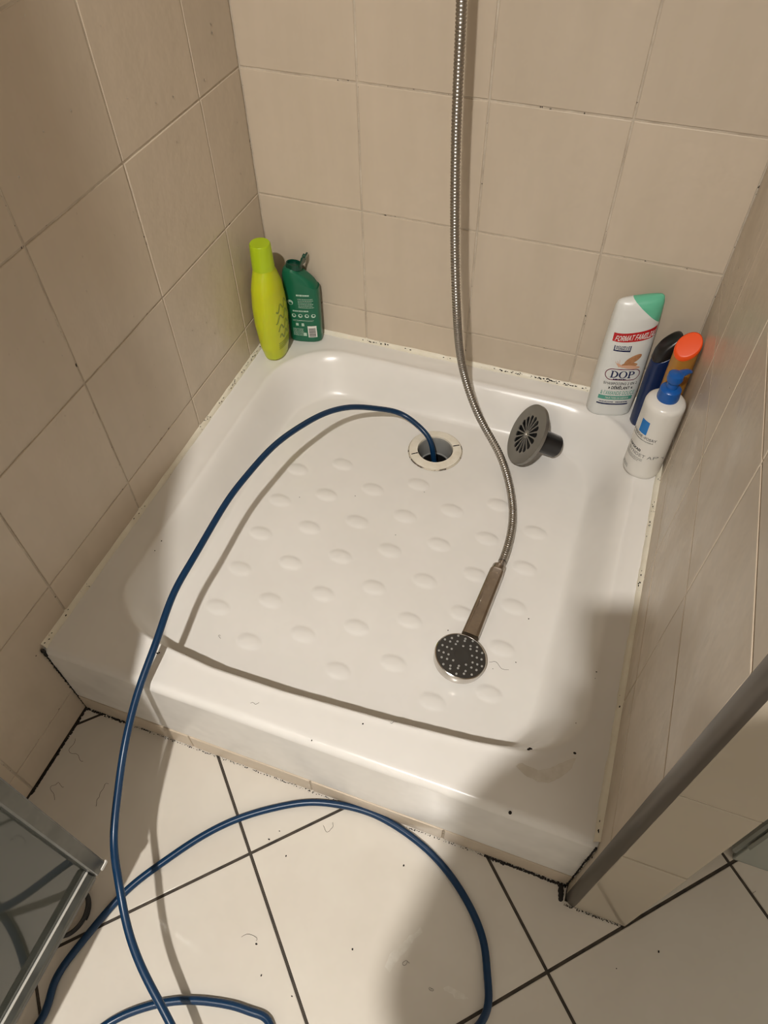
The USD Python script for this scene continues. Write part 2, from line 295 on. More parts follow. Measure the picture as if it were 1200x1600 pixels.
# drain cover leaning on the basin side
def frame_to(nrm, c, up=(0, 0, 1)):
    n = np.array(nrm, float); n /= np.linalg.norm(n); x = np.cross(up, n); x /= np.linalg.norm(x); T = np.eye(4); T[:3, 0], T[:3, 1], T[:3, 2], T[:3, 3] = x, np.cross(n, x), n, c
    return T
TC = frame_to((-0.82, -0.30, 0.49), (0.5475, -0.139, 0.1815)); RC = 0.0555
disc = Point(0, 0).buffer(RC, 40); slots = []
for k in range(16):
    a = 2 * np.pi * k / 16
    petal = unary_union([Polygon([(0.0075, -0.0007), (0.0305, -0.0045), (0.0305, 0.0045), (0.0075, 0.0007)]), Point(0.0305, 0).buffer(0.0045)])
    slots.append(affinity.rotate(petal, np.degrees(a), origin=(0, 0)))
m = extr(disc.difference(unary_union(slots)), 0.0022); bev = lathe([(RC - 0.0005, 0.0022), (RC, 0.0012), (RC, -0.004), (RC - 0.003, -0.006), (RC - 0.006, -0.006)], 80)
dc = thing('drain_cover', 'round grey metal drain grate with petal slots propped on edge beside the shower hose', 'drain cover')
mm = cat(m, bev); mm.apply_transform(TC); obj('grate', mm, 'brushed_steel', dc, 30)
m = lathe([(0.0, -0.0035), (0.049, -0.0035), (0.049, -0.008), (0.024, -0.011), (0.020, -0.014)], 48); m.apply_transform(TC); obj('backing', m, 'void', dc, 40, label='black underside seen through the slots')
m = lathe([(0.020, -0.010), (0.0205, -0.012), (0.0205, -0.063), (0.0190, -0.065), (0.0, -0.065)], 48); m.apply_transform(TC); obj('stub', m, 'black_plastic', dc, 40, label='black plastic tube behind the grate')
m = lathe([(0.0, 0.0036), (0.0022, 0.0034), (0.0030, 0.0024), (0.0030, 0.0018)], 20); m.apply_transform(TC); obj('screw', m, 'chrome', dc, 40)

# ---------------------------------------------------------------- hoses
bh = [(*DC + np.array([0.004, 0.004]), 0.070), (0.386, -0.168, 0.105), (0.375, -0.158, 0.130), (0.350, -0.147, 0.146), (0.311, -0.138, 0.158), (0.276, -0.162, 0.181), (0.243, -0.205, 0.213), (0.215, -0.252, 0.233),
      (0.194, -0.310, 0.248), (0.176, -0.373, 0.257), (0.165, -0.436, 0.258), (0.157, -0.489, 0.254), (0.156, -0.551, 0.251), (0.158, -0.617, 0.250), (0.158, -0.670, 0.243),
      tuple(onz(244, 1003, 0.230)), tuple(onz(216, 1080, 0.210)), tuple(onz(194, 1170, 0.187)), tuple(onz(184, 1240, 0.164)), (0.217, -0.964, 0.142), (0.244, -1.000, 0.134), (0.274, -1.037, 0.118), (0.309, -1.070, 0.096), (0.356, -1.102, 0.076)]
loop = [(750, 1600), (762, 1530), (755, 1470), (725, 1400), (670, 1330), (600, 1280), (560, 1264), (520, 1256), (480, 1254), (430, 1262), (370, 1280), (310, 1310), (255, 1347), (205, 1385), (165, 1427), (120, 1482), (85, 1535), (66, 1590)]
ht_ = [0.006] * len(loop); 
arc = [(420, 1597), (396, 1582), (370, 1573), (335, 1566), (300, 1563), (260, 1566), (220, 1576), (165, 1602)]
pts = bh + [(0.42, -1.145, 0.052), (0.49, -1.17, 0.020), (0.55, -1.15, 0.0085), (0.585, -1.10, 0.0062)]
pts += [tuple(onz(u, v, 0.0055)) for u, v in loop]
e = onz(*loop[-1], 0.0055)
pts += [(0.175, -1.26, 0.0055), (0.24, -1.34, 0.0055), (0.33, -1.36, 0.0055), (0.43, -1.29, 0.0055), (0.475, -1.20, 0.0055), (0.482, -1.12, 0.0062)]
pts += [tuple(onz(u, v, 0.0065)) for u, v in arc]
e = onz(*arc[-1], 0.0065); pts += [(0.24, -1.19, 0.012), (0.215, -1.26, 0.016), (0.22, -1.34, 0.0165), (0.25, -1.44, 0.010), (0.32, -1.56, 0.0055), (0.34, -1.72, 0.0055)]
P_, s_ = spline(pts, 0.005)
hz = thing('drain_hose', 'long blue rubber hose running from the drain over the tray and looping on the floor', 'hose'); obj('tube', tube(P_, 0.0050, 16), 'blue_rubber', hz, True)
sh = [(0.362, -0.045, 1.0115), (0.362, -0.062, 0.975), (0.366, -0.088, 0.90), tuple(ony(721, 10, -0.094)), tuple(ony(717, 100, -0.097)), tuple(ony(713, 200, -0.103)), tuple(ony(711, 300, -0.112)), tuple(ony(711, 400, -0.124)), tuple(ony(714, 490, -0.142)),
      tuple(onz(724, 580, 0.282)), tuple(onz(743, 638, 0.222)), tuple(onz(760, 672, 0.183)), tuple(onz(778, 705, 0.156)), tuple(onz(793, 746, 0.139)), tuple(onz(801, 795, 0.134)), tuple(onz(798, 835, 0.135)), tuple(onz(788, 870, 0.139)), tuple(onz(780, 888, 0.141))]
P_, s_ = spline(sh, 0.00065)
so = thing('shower_hose', 'ribbed metal shower hose hanging down the back wall into the tray', 'hose')
keep = s_ < s_[-1] - 0.014
obj('ribbed_tube', tube(P_[keep], 0.0056 + 0.0014 * np.abs(np.sin(np.pi * s_[keep] / 0.0044)) ** 0.7, 16), 'hose_metal', so, True)
obj('ferrule', tube(P_[~keep], np.linspace(0.0064, 0.0070, (~keep).sum()), 20), 'handle_chrome', so, 40)
# hand shower lying face up
ha, hb, hc = onz(777, 892, 0.141), onz(737, 988, 0.139), onz(720, 1025, 0.1500)
hs = thing('hand_shower', 'chrome hand shower with round dark face lying face up in the tray', 'hand shower')
ax = hc - ha; ax[2] = 0; ax /= np.linalg.norm(ax); sx = np.array([-ax[1], ax[0], 0])
def loft(sections, n=32, p=3.0):
    v = []; t = np.linspace(0, 2 * np.pi, n, endpoint=False); ct, st = np.cos(t), np.sin(t)
    e1, e2 = np.sign(ct) * np.abs(ct) ** (2 / p), np.sign(st) * np.abs(st) ** (2 / p)
    for c, a, b, ua, ub in sections: v.append(np.array(c) + e1[:, None] * a * np.array(ua) + e2[:, None] * b * np.array(ub))
    k = len(sections); v = np.vstack(v + [np.mean(v[0], 0)[None], np.mean(v[-1], 0)[None]]); f = []
    for i in range(k - 1):
        for j in range(n): a, b = i * n + j, i * n + (j + 1) % n; f += [[a, b, b + n], [a, b + n, a + n]]
    for j in range(n): f += [[k * n, (j + 1) % n, j], [k * n + 1, (k - 1) * n + j, (k - 1) * n + (j + 1) % n]]
    m = trimesh.Trimesh(v, f, process=False)
    if m.volume < 0: m.invert()
    return m
sec = []
for s, a, b in ((0.0, 0.0098, 0.0098), (0.004, 0.0114, 0.0106), (0.02, 0.0117, 0.0106), (0.06, 0.0121, 0.0100), (0.10, 0.0126, 0.0090), (0.132, 0.0132, 0.0075)):
    sec.append((ha + (hb - ha) * s / 0.121 * 0.97, a, b, sx, (0, 0, 1)))
obj('handle', loft(sec, 40, 5.0), 'handle_chrome', hs, 40)
obj('collar', loft([(ha - ax * 0.010, 0.0098, 0.0092, sx, (0, 0, 1)), (ha - ax * 0.009, 0.0106, 0.0098, sx, (0, 0, 1)), (ha - ax * 0.001, 0.0108, 0.0102, sx, (0, 0, 1)), (ha + ax * 0.001, 0.0092, 0.0092, sx, (0, 0, 1))], 32, 2.0), 'handle_chrome', hs, 40)
RH = 0.0385; TH = frame_to((0.17, 0.15, 1), hc, (0, 1, 0))
m = lathe([(0.0, -0.0185), (0.026, -0.0180), (0.0355, -0.0170), (RH - 0.0012, -0.0140), (RH + 0.0004, -0.004), (RH, 0.0007), (RH - 0.0012, 0.0016), (RH - 0.0020, 0.0008)], 72); m.apply_transform(TH); obj('head_shell', m, 'chrome', hs, 40, label='chrome rim')
m = lathe([(RH - 0.0018, 0.0009), (RH - 0.005, 0.0018), (0.012, 0.0024), (0.010, 0.0016), (0.0, 0.0016)], 72); m.apply_transform(TH); obj('face_plate', m, 'shower_face', hs, 40, label='dark grey spray face')
for rr, k in ((0.0315, 18), (0.0245, 14), (0.0175, 10)):
    for q in range(k):
        a = 2 * np.pi * (q + 0.3 * (k % 4)) / k; r2 = rr + (0.0016 if q % 2 else -0.0012)
        m = lathe([(0.0018, 0.0), (0.0016, 0.0012), (0.0009, 0.0017), (0, 0.0018)], 10, (r2 * np.cos(a), r2 * np.sin(a), 0.0019)); m.apply_transform(TH); obj('nozzle', m, 'nozzle', hs, 40)
# mixer tap above the frame that carries the hose
mx = thing('shower_mixer', 'chrome shower mixer on the back wall that the ribbed hose hangs from', 'tap')
m = trimesh.creation.cylinder(0.021, 0.17, sections=40); m.apply_transform(trimesh.transformations.rotation_matrix(np.pi / 2, (0, 1, 0))); m.apply_translation((0.362, -0.055, 1.05)); obj('body', m, 'chrome', mx, 40)
for sx_ in (-0.075, 0.075):
    m = lathe([(0.0, 0.0), (0.030, 0.0), (0.028, 0.008), (0.013, 0.012), (0.013, 0.05), (0, 0.05)], 32); m.apply_transform(frame_to((0, -1, 0), (0.362 + sx_, 0, 1.05))); obj('wall_rose', m, 'chrome', mx, 40)
obj('lever', bx(0.354, 0.370, -0.16, -0.06, 1.068, 1.078, 0.003), 'chrome', mx, 30)
obj('outlet', lathe([(0, 0), (0.010, 0.0), (0.011, 0.025), (0, 0.025)], 24, (0.362, -0.045, 1.012)), 'chrome', mx, 40)

# ---------------------------------------------------------------- bottles
class Bottle:
    """flat bottle: local x to the right of its front, front towards -y, z up from its base"""
    def __init__(s, sections, p=2.4, rz=0.0, loc=(0, 0, 0), warp=None, n=56):
        s.sec, s.p, s.warp, s.n, s.zmap = np.array(sections, float), p, warp, n, (1, 0)      # rows: z, xc, a, b
        s.T = trimesh.transformations.rotation_matrix(rz, (0, 0, 1)); s.T[:3, 3] = loc
    def at(s, z): return [np.interp(z, s.sec[:, 0], s.sec[:, k]) for k in (1, 2, 3)]
    def mesh(s, z0=None, z1=None, grow=0.0):
        S = s.sec; zz = S[:, 0]
        rows = []
        for k in range(len(S) - 1):
            for t in np.linspace(0, 1, max(2, int((zz[k + 1] - zz[k]) / 0.006) + 2))[:-1]: rows.append(S[k] * (1 - t) + S[k + 1] * t)
        rows.append(S[-1]); rows = [r for r in rows if (z0 is None or r[0] >= z0 - 1e-9) and (z1 is None or r[0] <= z1 + 1e-9)]
        m = loft([((r[1], 0, r[0]), r[2] + grow, r[3] + grow, (1, 0, 0), (0, 1, 0)) for r in rows], s.n, s.p)
        return s.place(m)
    def place(s, m):
        m = m.copy()
        if s.warp: m.vertices = s.warp(np.array(m.vertices))
        m.apply_transform(s.T); return m
    def wrap(s, m, eps=0.0003):
        """lays a flat mesh (x, height, thickness) on the front"""
        m = m.copy()
        if len(m.faces) < 4000: m = m.subdivide_to_size(0.004, max_iter=12) if np.ptp(m.vertices[:, 0]) > 0.004 else m
        v = np.array(m.vertices); v[:, 1] = v[:, 1] * s.zmap[0] + s.zmap[1]; xc, a, b = s.at(v[:, 1])
        q = np.clip(np.abs((v[:, 0] - xc) / a), 0, 0.995); y = -b * (1 - q ** s.p) ** (1 / s.p)
        m.vertices = np.stack([v[:, 0], y - eps - v[:, 2], v[:, 1]], 1); return s.place(m)
def txt(t, h, x=0, z=0, bold=False, align='c', width=None):
    m = meshkit.text_mesh(t, h, 0.00015, bold); x0, x1 = m.bounds[0][0], m.bounds[1][0]
    if width: m.vertices[:, 0] = (m.vertices[:, 0] - x0) * width / (x1 - x0); x0, x1 = 0, width
    m.apply_translation((x - (x0 + x1) / 2 if align == 'c' else x - x0, z, 0)); return m
def flat(poly, t=0.00012): return extr(poly, t)
def rect(x0, x1, z0, z1): return flat(sbox(x0, z0, x1, z1))
def small_print(x0, x1, z0, z1, rows, seed, h=0.45):
    """print too small to read in the photograph: rows of word-sized dashes"""
    r = np.random.default_rng(seed); out = []
    for k in range(rows):
        z = z1 - (k + 0.5) * (z1 - z0) / rows; hh = (z1 - z0) / rows * h / 2; x = x0; end = x1 - (x1 - x0) * r.uniform(0, 0.25)
        while x < end:
            w = r.uniform(0.0012, 0.004); out.append(sbox(x, z - hh, min(x + w, end), z + hh)); x += w + 0.0006
    return flat(unary_union(out))
B0 = H + 0.0005
# lime bottle in the corner
lime = thing('shampoo_bottle', 'tall lime yellow bottle with round green-yellow cap in the back left corner', 'bottle')
b = Bottle([(0, 0, 0.024, 0.017), (0.003, 0, 0.029, 0.0205), (0.03, 0, 0.0365, 0.0250), (0.08, 0, 0.0415, 0.0282), (0.115, 0, 0.0410, 0.0280), (0.15, 0, 0.0355, 0.0255), (0.172, 0, 0.0265, 0.0215), (0.183, 0, 0.0205, 0.0192), (0.186, 0, 0.0192, 0.0188)], 2.2, math.radians(95), (0.0385, -0.0870, B0))
obj('body', b.mesh(), 'lime_plastic', lime, 40)
m = lathe([(0.0, 0.0), (0.0195, 0.0), (0.0198, 0.003), (0.0185, 0.045), (0.0168, 0.0475), (0.0, 0.0475)], 40, (0, 0, 0.185)); obj('cap', b.place(m), 'lime_cap', lime, 40, label='green-yellow round cap')
pr = [small_print(-0.026, 0.026, 0.028, 0.045, 4, 3)]
for k, (z, w) in enumerate(((0.118, 0.05), (0.098, 0.056), (0.078, 0.05), (0.058, 0.045))):
    t = np.linspace(-1, 1, 40); ln_ = np.stack([t * w / 2, z + 0.006 * np.sin(t * 9 + k) + 0.003 * t], 1)
    from shapely.geometry import LineString
    pr.append(flat(LineString(ln_).buffer(0.0015)))
obj('label_print', b.wrap(cat(*pr)), 'lime_print', lime, False)
# green bottle, flip cap open
green = thing('shower_gel_bottle', 'flat dark green bottle with open flip cap against the back wall', 'bottle')
def gw(v):
    v = v.copy(); t = np.clip((v[:, 2] - 0.120) / 0.03, 0, 1); v[:, 2] -= t * np.clip(v[:, 0] + 0.012, 0, 1) * 0.75; return v
b = Bottle([(0, 0, 0.029, 0.014), (0.003, 0, 0.0315, 0.0165), (0.10, 0, 0.0335, 0.0175), (0.142, 0, 0.0335, 0.0170), (0.153, 0, 0.0310, 0.0150), (0.158, 0, 0.0270, 0.0130), (0.160, 0, 0.018, 0.010)], 3.0, math.radians(14), (0.0765, -0.0262, B0), gw)
obj('body', b.mesh(), 'green_plastic', green, 40)
m = lathe([(0.0, 0.0), (0.0150, 0.0), (0.0150, 0.008), (0.0142, 0.0100), (0.0122, 0.0100), (0.0112, 0.006), (0.0, 0.006)], 36); m.vertices[:, 1] *= 0.75; m.apply_transform(trimesh.transformations.rotation_matrix(math.radians(8), (0, 1, 0))); m.apply_translation((-0.010, 0, 0.1555))
obj('cap', b.place(m) if False else (lambda q: (q.apply_transform(b.T), q)[1])(m), 'green_dark', green, 40, label='dark green cap base')
m = cat(bx(-0.0125, 0.0125, -0.0016, 0.0016, 0, 0.022, 0.0012), trimesh.creation.cylinder(0.0036, 0.006, sections=16, transform=trimesh.transformations.translation_matrix((0, 0, 0.020)) @ trimesh.transformations.rotation_matrix(np.pi / 2, (1, 0, 0))))
m.apply_transform(trimesh.transformations.rotation_matrix(math.radians(74), (0, 0, 1))); m.apply_transform(trimesh.transformations.rotation_matrix(math.radians(20), (0, 1, 0))); m.apply_translation((0.0045, 0.002, 0.160)); m.apply_transform(b.T)
obj('flip_lid', m, 'green_dark', green, 40, label='open lid standing up')
pr = [txt('Bien-être', 0.0045, -0.022, 0.108, True, 'l', 0.012), small_print(-0.008, 0.020, 0.105, 0.112, 1, 1, 0.5), small_print(-0.006, 0.024, 0.080, 0.102, 6, 2, 0.3), small_print(-0.018, 0.020, 0.071, 0.0765, 1, 5, 0.55), small_print(-0.020, 0.024, 0.050, 0.054, 2, 8, 0.3), small_print(-0.022, 0.004, 0.016, 0.034, 6, 9, 0.35)]
pr = pr[1:]
for k in range(4): pr.append(flat(Point(-0.017 + 0.0125 * k, 0.063).buffer(0.0042).difference(Point(-0.0165 + 0.0125 * k, 0.0637).buffer(0.0022))))
pr += [flat(Point(-0.021, 0.092).buffer(0.0055).difference(Point(-0.0205, 0.090).buffer(0.003))), rect(-0.015, -0.010, 0.040, 0.046), rect(-0.004, 0.001, 0.039, 0.046), rect(-0.002, 0.004, 0.016, 0.024)]
obj('label_print', b.wrap(cat(*pr)), 'print_pale', green, False)
obj('barcode_panel', b.wrap(rect(0.007, 0.024, 0.013, 0.0395), 0.0002), 'print_white', green, False)
bars = [sbox(0.009, z, 0.022, z + w) for z, w in zip(np.arange(0.0145, 0.034, 0.0015), [0.0005, 0.0009, 0.0004, 0.001, 0.0006, 0.0004, 0.0009, 0.0005, 0.001, 0.0004, 0.0008, 0.0005, 0.0009, 0.0004])]
obj('barcode', b.wrap(flat(unary_union(bars)), 0.0005), 'print_black', green, False)
# white bottle with mint corner cap
dop = thing('shampoo_bottle', 'large white shampoo bottle with slanted mint cap and red banner by the back wall', 'bottle')
def dw(v):
    v = v.copy(); t = np.clip((v[:, 2] - 0.14) / 0.05, 0, 1); v[:, 2] += t * (v[:, 0] * 0.17); return v
b = Bottle([(0, 0, 0.0355, 0.019), (0.0035, 0, 0.0385, 0.0215), (0.06, 0, 0.0400, 0.0230), (0.15, 0, 0.0385, 0.0225), (0.205, 0, 0.0370, 0.020), (0.223, 0, 0.0362, 0.0155), (0.231, 0, 0.0345, 0.0105), (0.2345, 0, 0.031, 0.006), (0.2355, 0, 0.024, 0.002)], 2.5, math.radians(17), (0.670, -0.038, B0), dw)
whole = b.mesh()
lo_n = np.array([0.62, 0.0, 0.78]); lo_n /= np.linalg.norm(lo_n); wn = b.T[:3, :3] @ lo_n; wo_ = (b.T @ np.array([-0.0130, 0, 0.2340, 1]))[:3]; b.zmap = (1.075, 0.0042)
def cut(mesh, org, nrm, keep=1):
    return trimesh.intersections.slice_mesh_plane(mesh, np.array(nrm) * keep, org, cap=False)
obj('body', cut(whole, wo_, wn, -1), 'bottle_white', dop, 40); obj('cap', cut(whole, wo_, wn, 1), 'mint_cap', dop, 40, label='mint green corner cap')
sub = lambda poly: flat(poly)
t = np.linspace(-0.031, 0.034, 24); ban = Polygon([(x, 0.1637 + 0.0015 * (x / 0.03) ** 2 + 0.06 * (x + 0.03)) for x in t] + [(x, 0.1475 + 0.0015 * (x / 0.03) ** 2 + 0.06 * (x + 0.03)) for x in t[::-1]])
obj('banner', b.wrap(flat(ban), 0.0002), 'print_red', dop, False, label='red banner')
m = txt('FORMAT FAMILIAL', 0.0092, 0.0030, 0.1507, True, 'c', 0.062); m.vertices[:, 0] += 0.18 * (m.vertices[:, 1] - 0.1515); m.vertices[:, 1] += 0.06 * (m.vertices[:, 0] + 0.03); obj('banner_text', b.wrap(m, 0.0005), 'print_white', dop, False, label='white lettering FORMAT FAMILIAL')
def ell(cx, cz, rx, rz, rot=0): return affinity.rotate(affinity.scale(Point(cx, cz).buffer(1, 24), rx, rz), rot)
def serif(ch, x, z, h):
    s = h / 10.0; bar = lambda x0, x1, y0, y1: sbox(x0, y0, x1, y1)
    if ch == 'D':
        g = unary_union([bar(0, 3.4, 0, 0.8), bar(0, 3.4, 9.2, 10), bar(1, 2.9, 0, 10), ell(3.2, 5, 6.1, 5).intersection(bar(2.4, 12, 0, 10)).difference(ell(2.8, 5, 4.4, 4.3))])
    elif ch == 'O': g = ell(5, 5, 5.2, 5.2).difference(ell(5, 5, 3.1, 4.6))
    else: g = unary_union([bar(0, 4.2, 0, 0.8), bar(0, 3.4, 9.2, 10), bar(1, 2.9, 0, 10), ell(3.6, 7.2, 4.4, 2.8).intersection(bar(2.4, 12, 0, 10.2)).difference(ell(3.2, 7.2, 2.7, 2.1))])
    return affinity.translate(affinity.scale(g, s, s, origin=(0, 0)), x, z)
navy = [small_print(-0.014, 0.014, 0.0765, 0.0785, 1, 4, 0.8), txt('SANS SILICONE', 0.0022, -0.026, 0.0285, True, 'l'), rect(-0.029, 0.024, 0.0235, 0.0262), small_print(0.002, 0.026, 0.0285, 0.0307, 1, 6, 0.8),
        flat(unary_union([sbox(-0.026, 0.131, 0.0005, 0.1335), sbox(-0.026, 0.1335, -0.0245, 0.142), sbox(-0.001, 0.1335, 0.0005, 0.142)])), txt('NOUVELLE', 0.0032, -0.0125, 0.1385, True, 'c', 0.021), txt('FORMULE', 0.0032, -0.0125, 0.1345, True, 'c', 0.021)]
for q_ in navy: obj('fine_print', b.wrap(q_, 0.0004), 'print_navy', dop, False)
for ch, xx in (('D', -0.0200), ('O', -0.0062), ('P', 0.0085)): obj('logo_letter', b.wrap(flat(serif(ch, xx, 0.0800, 0.0135)), 0.0004), 'print_navy', dop, False)
ov = unary_union([sbox(-0.018, 0.0745, 0.018, 0.0985), ell(-0.018, 0.0865, 0.0115, 0.0120), ell(0.018, 0.0865, 0.0115, 0.0120)])
obj('logo_outline', b.wrap(flat(ov.buffer(-0.0009).difference(ov.buffer(-0.0021))), 0.0003), 'print_maroon', dop, False)
obj('label_print', b.wrap(cat(txt('SHAMPOOING 2 EN 1', 0.0050, 0.001, 0.0660, False, 'c', 0.056), txt('» DÉMÊLANT «', 0.0056, 0.003, 0.0572, True, 'c', 0.041)), 0.0004), 'print_black', dop, False, label='black lettering')
obj('label_print', b.wrap(cat(txt('à l’AMANDE DOUCE', 0.0080, 0.001, 0.0450, False, 'c', 0.057), rect(-0.029, 0.028, 0.0345, 0.0425)), 0.0003), 'print_teal', dop, False, label='teal lettering and band')
obj('label_print', b.wrap(txt('TOUS TYPES DE CHEVEUX', 0.0034, 0.002, 0.0368, True, 'c', 0.040), 0.0006), 'print_white', dop, False)
obj('almond_picture', b.wrap(flat(unary_union([ell(0.009, 0.1165, 0.0150, 0.0062, 38), ell(0.006, 0.106, 0.013, 0.0045, 4)])), 0.0003), 'almond', dop, False, label='printed brown almond')
obj('almond_picture', b.wrap(flat(unary_union([ell(0.009, 0.1020, 0.016, 0.0032, -6), ell(-0.009, 0.1045, 0.007, 0.002, -30)] + [LineString([(-0.010, 0.101), (-0.018 + 0.003 * k, 0.111 + 0.002 * k)]).buffer(0.0003) for k in range(3)])), 0.0005), 'almond_pale', dop, False, label='printed pale petals')
# navy bottle with black cap, mostly hidden
navyb = thing('shower_gel_bottle', 'dark blue bottle with black cap behind the white pump bottle', 'bottle')
def nw(v):
    v = v.copy(); t = np.clip((v[:, 2] - 0.13) / 0.03, 0, 1); v[:, 2] += t * v[:, 0] * 0.8; return v
b = Bottle([(0, 0, 0.019, 0.0125), (0.004, 0, 0.0210, 0.015), (0.10, 0, 0.0215, 0.016), (0.145, 0, 0.0200, 0.015), (0.150, 0, 0.0185, 0.014)], 2.4, math.radians(30), (0.7310, -0.0520, B0), nw)
obj('body', b.mesh(), 'navy_plastic', navyb, 40)
b2 = Bottle([(0.1502, 0, 0.0190, 0.0148), (0.153, 0, 0.0205, 0.0158), (0.168, 0, 0.0190, 0.0150), (0.176, 0, 0.016, 0.0120), (0.178, 0, 0.012, 0.008)], 2.4, math.radians(30), (0.7310, -0.0520, B0), nw)
obj('cap', b2.mesh(), 'black_plastic', navyb, 40, label='black cap')
# amber bottle, orange slanted cap
amb = thing('shower_gel_bottle', 'amber bottle with bright orange slanted oval top in the back right corner', 'bottle')
b = Bottle([(0, 0, 0.017, 0.014), (0.004, 0, 0.0190, 0.016), (0.14, 0, 0.0195, 0.0165), (0.190, 0, 0.0190, 0.0160)], 2.1, math.radians(28), (0.7560, -0.0820, B0), lambda v: np.stack([v[:, 0], v[:, 1], v[:, 2] + np.clip((v[:, 2] - 0.12) / 0.03, 0, 1) * (v[:, 0] * 0.5 + v[:, 1] * 0.55)], 1))
obj('body', b.mesh(), 'amber', amb, 40)
b2 = Bottle([(0.1902, 0, 0.0193, 0.0163), (0.1925, 0, 0.0197, 0.0167), (0.1965, 0, 0.0188, 0.0158), (0.1975, 0, 0.017, 0.014)], 2.1, math.radians(28), (0.7560, -0.0820, B0), b.warp)
obj('cap', b2.mesh(), 'orange_cap', amb, 40, label='bright orange slanted cap')
# white pump bottle
pump = thing('lotion_bottle', 'white pump bottle with blue pump head and blue square on the right rim', 'bottle')
PB = (0.7445, -0.1625, B0)
b = Bottle([(0, 0, 0.027, 0.027), (0.003, 0, 0.0295, 0.0295), (0.008, 0, 0.0305, 0.0305), (0.143, 0, 0.0305, 0.0305), (0.148, 0, 0.0292, 0.0292), (0.151, 0, 0.0255, 0.0255), (0.155, 0, 0.0155, 0.0155)], 2.0, math.radians(-36), PB)
obj('body', b.mesh(), 'lotion_white', pump, 40)
m = lathe([(0, 0.154), (0.0158, 0.154), (0.0165, 0.158), (0.0155, 0.173), (0.0125, 0.176), (0.0085, 0.177), (0.0080, 0.185), (0.0105, 0.188), (0.0120, 0.193), (0.0110, 0.2005), (0.006, 0.203), (0, 0.203)], 36)
obj('pump_collar', b.place(m), 'pump_blue', pump, 40, label='blue pump')
m = loft([((-0.004, 0, 0.1970), 0.0075, 0.0055, (0, 1, 0), (0, 0, 1)), ((0.012, 0, 0.1975), 0.0062, 0.0045, (0, 1, 0), (0, 0, 1)), ((0.024, 0, 0.1960), 0.0045, 0.0036, (0, 1, 0), (0, 0, 1)), ((0.0315, 0, 0.1925), 0.0030, 0.0028, (0, 1, 0), (0, 0, 1)), ((0.0325, 0, 0.1910), 0.002, 0.002, (0, 1, 0), (0, 0, 1))], 24, 2.2)
m.apply_transform(trimesh.transformations.rotation_matrix(math.radians(84), (0, 0, 1))); obj('spout', b.place(m), 'pump_blue', pump, 40)
obj('logo_square', b.wrap(rect(-0.0095, 0.0055, 0.096, 0.122), 0.0003), 'label_blue', pump, False, label='blue square')
obj('label_print', b.wrap(cat(txt('LA ROCHE-POSAY', 0.0052, -0.001, 0.0880, False, 'c', 0.046), rect(-0.024, 0.022, 0.0860, 0.0864), txt('LABORATOIRE DERMATOLOGIQUE', 0.0018, -0.001, 0.0832, False, 'c', 0.040), txt('LIPIKAR', 0.0048, -0.020, 0.0600, True, 'l'), rect(-0.024, 0.004, 0.0665, 0.0668)), 0.0003), 'print_black', pump, False, label='black lettering')
obj('label_print', b.wrap(cat(txt('SYNDET AP+', 0.0062, -0.018, 0.0500, False, 'l'), small_print(-0.022, 0.016, 0.038, 0.047, 3, 12, 0.3), small_print(-0.022, -0.003, 0.012, 0.020, 3, 14, 0.3)), 0.0003), 'print_grey', pump, False, label='grey lettering')

# ---------------------------------------------------------------- framed glass door standing at the left
XD, YD, ZB, ZT = 0.222, -0.9875, 0.145, 1.95
dg = thing('shower_door', 'framed grey-green glass panel door with aluminium edge at the left foreground', 'door')
YE = -1.75
obj('glass', bx(XD - 0.018, XD - 0.012, YE, YD - 0.016, ZB + 0.010, ZT - 0.02), 'door_glass', dg, False)
obj('stile', bx(XD - 0.026, XD, YD - 0.018, YD, ZB, ZT, 0.002), 'door_frame', dg, False); obj('stile', bx(XD - 0.030, XD, YE - 0.03, YE, ZB, ZT, 0.002), 'door_frame', dg, False)
obj('bottom_rail', bx(XD - 0.026, XD, YE, YD - 0.018, ZB, ZB + 0.010, 0.002), 'door_frame', dg, False); obj('top_rail', bx(XD - 0.026, XD, YE, YD - 0.018, ZT - 0.03, ZT, 0.002), 'door_frame', dg, False)
obj('glazing_bead', bx(XD - 0.012, XD - 0.0090, YE, YD - 0.018, ZB + 0.0096, ZB + 0.0125, 0.0008), 'door_bead', dg, False, label='bright bead')
obj('end_cap', bx(XD - 0.023, XD + 0.001, YD - 0.010, YD + 0.002, ZB - 0.003, ZB + 0.004, 0.001), 'print_white', dg, False)
obj('hinge_post', bx(XD - 0.03, XD + 0.006, YE - 0.07, YE - 0.032, 0.0, 2.0, 0.002), 'door_frame', dg, False)
# coil of dark cable beneath it
t = np.linspace(0, 4.4 * np.pi, 160); cc = np.stack([0.150 + 0.026 * np.cos(t), -1.045 + 0.030 * np.sin(t), 0.003 + 0.0008 * t], 1)
cb = thing('cable_coil', 'small coil of dark cable on the floor under the glass door', 'cable'); obj('loops', tube(cc, 0.0022, 8), 'rubber', cb, True)

# cabinet behind the partition
un = thing('storage_unit', 'pale grey-green cabinet on the floor beyond the tiled partition', 'cabinet')
obj('body', bx(0.980, 1.50, -0.672, -0.10, 0.012, 0.85, 0.003), 'unit_grey', un, False); obj('front_panel', bx(0.984, 1.496, -0.680, -0.6725, 0.060, 0.84, 0.003), 'unit_grey', un, False); obj('kickboard', bx(0.986, 1.494, -0.676, -0.668, 0.0, 0.056, 0.001), 'unit_grey', un, False)

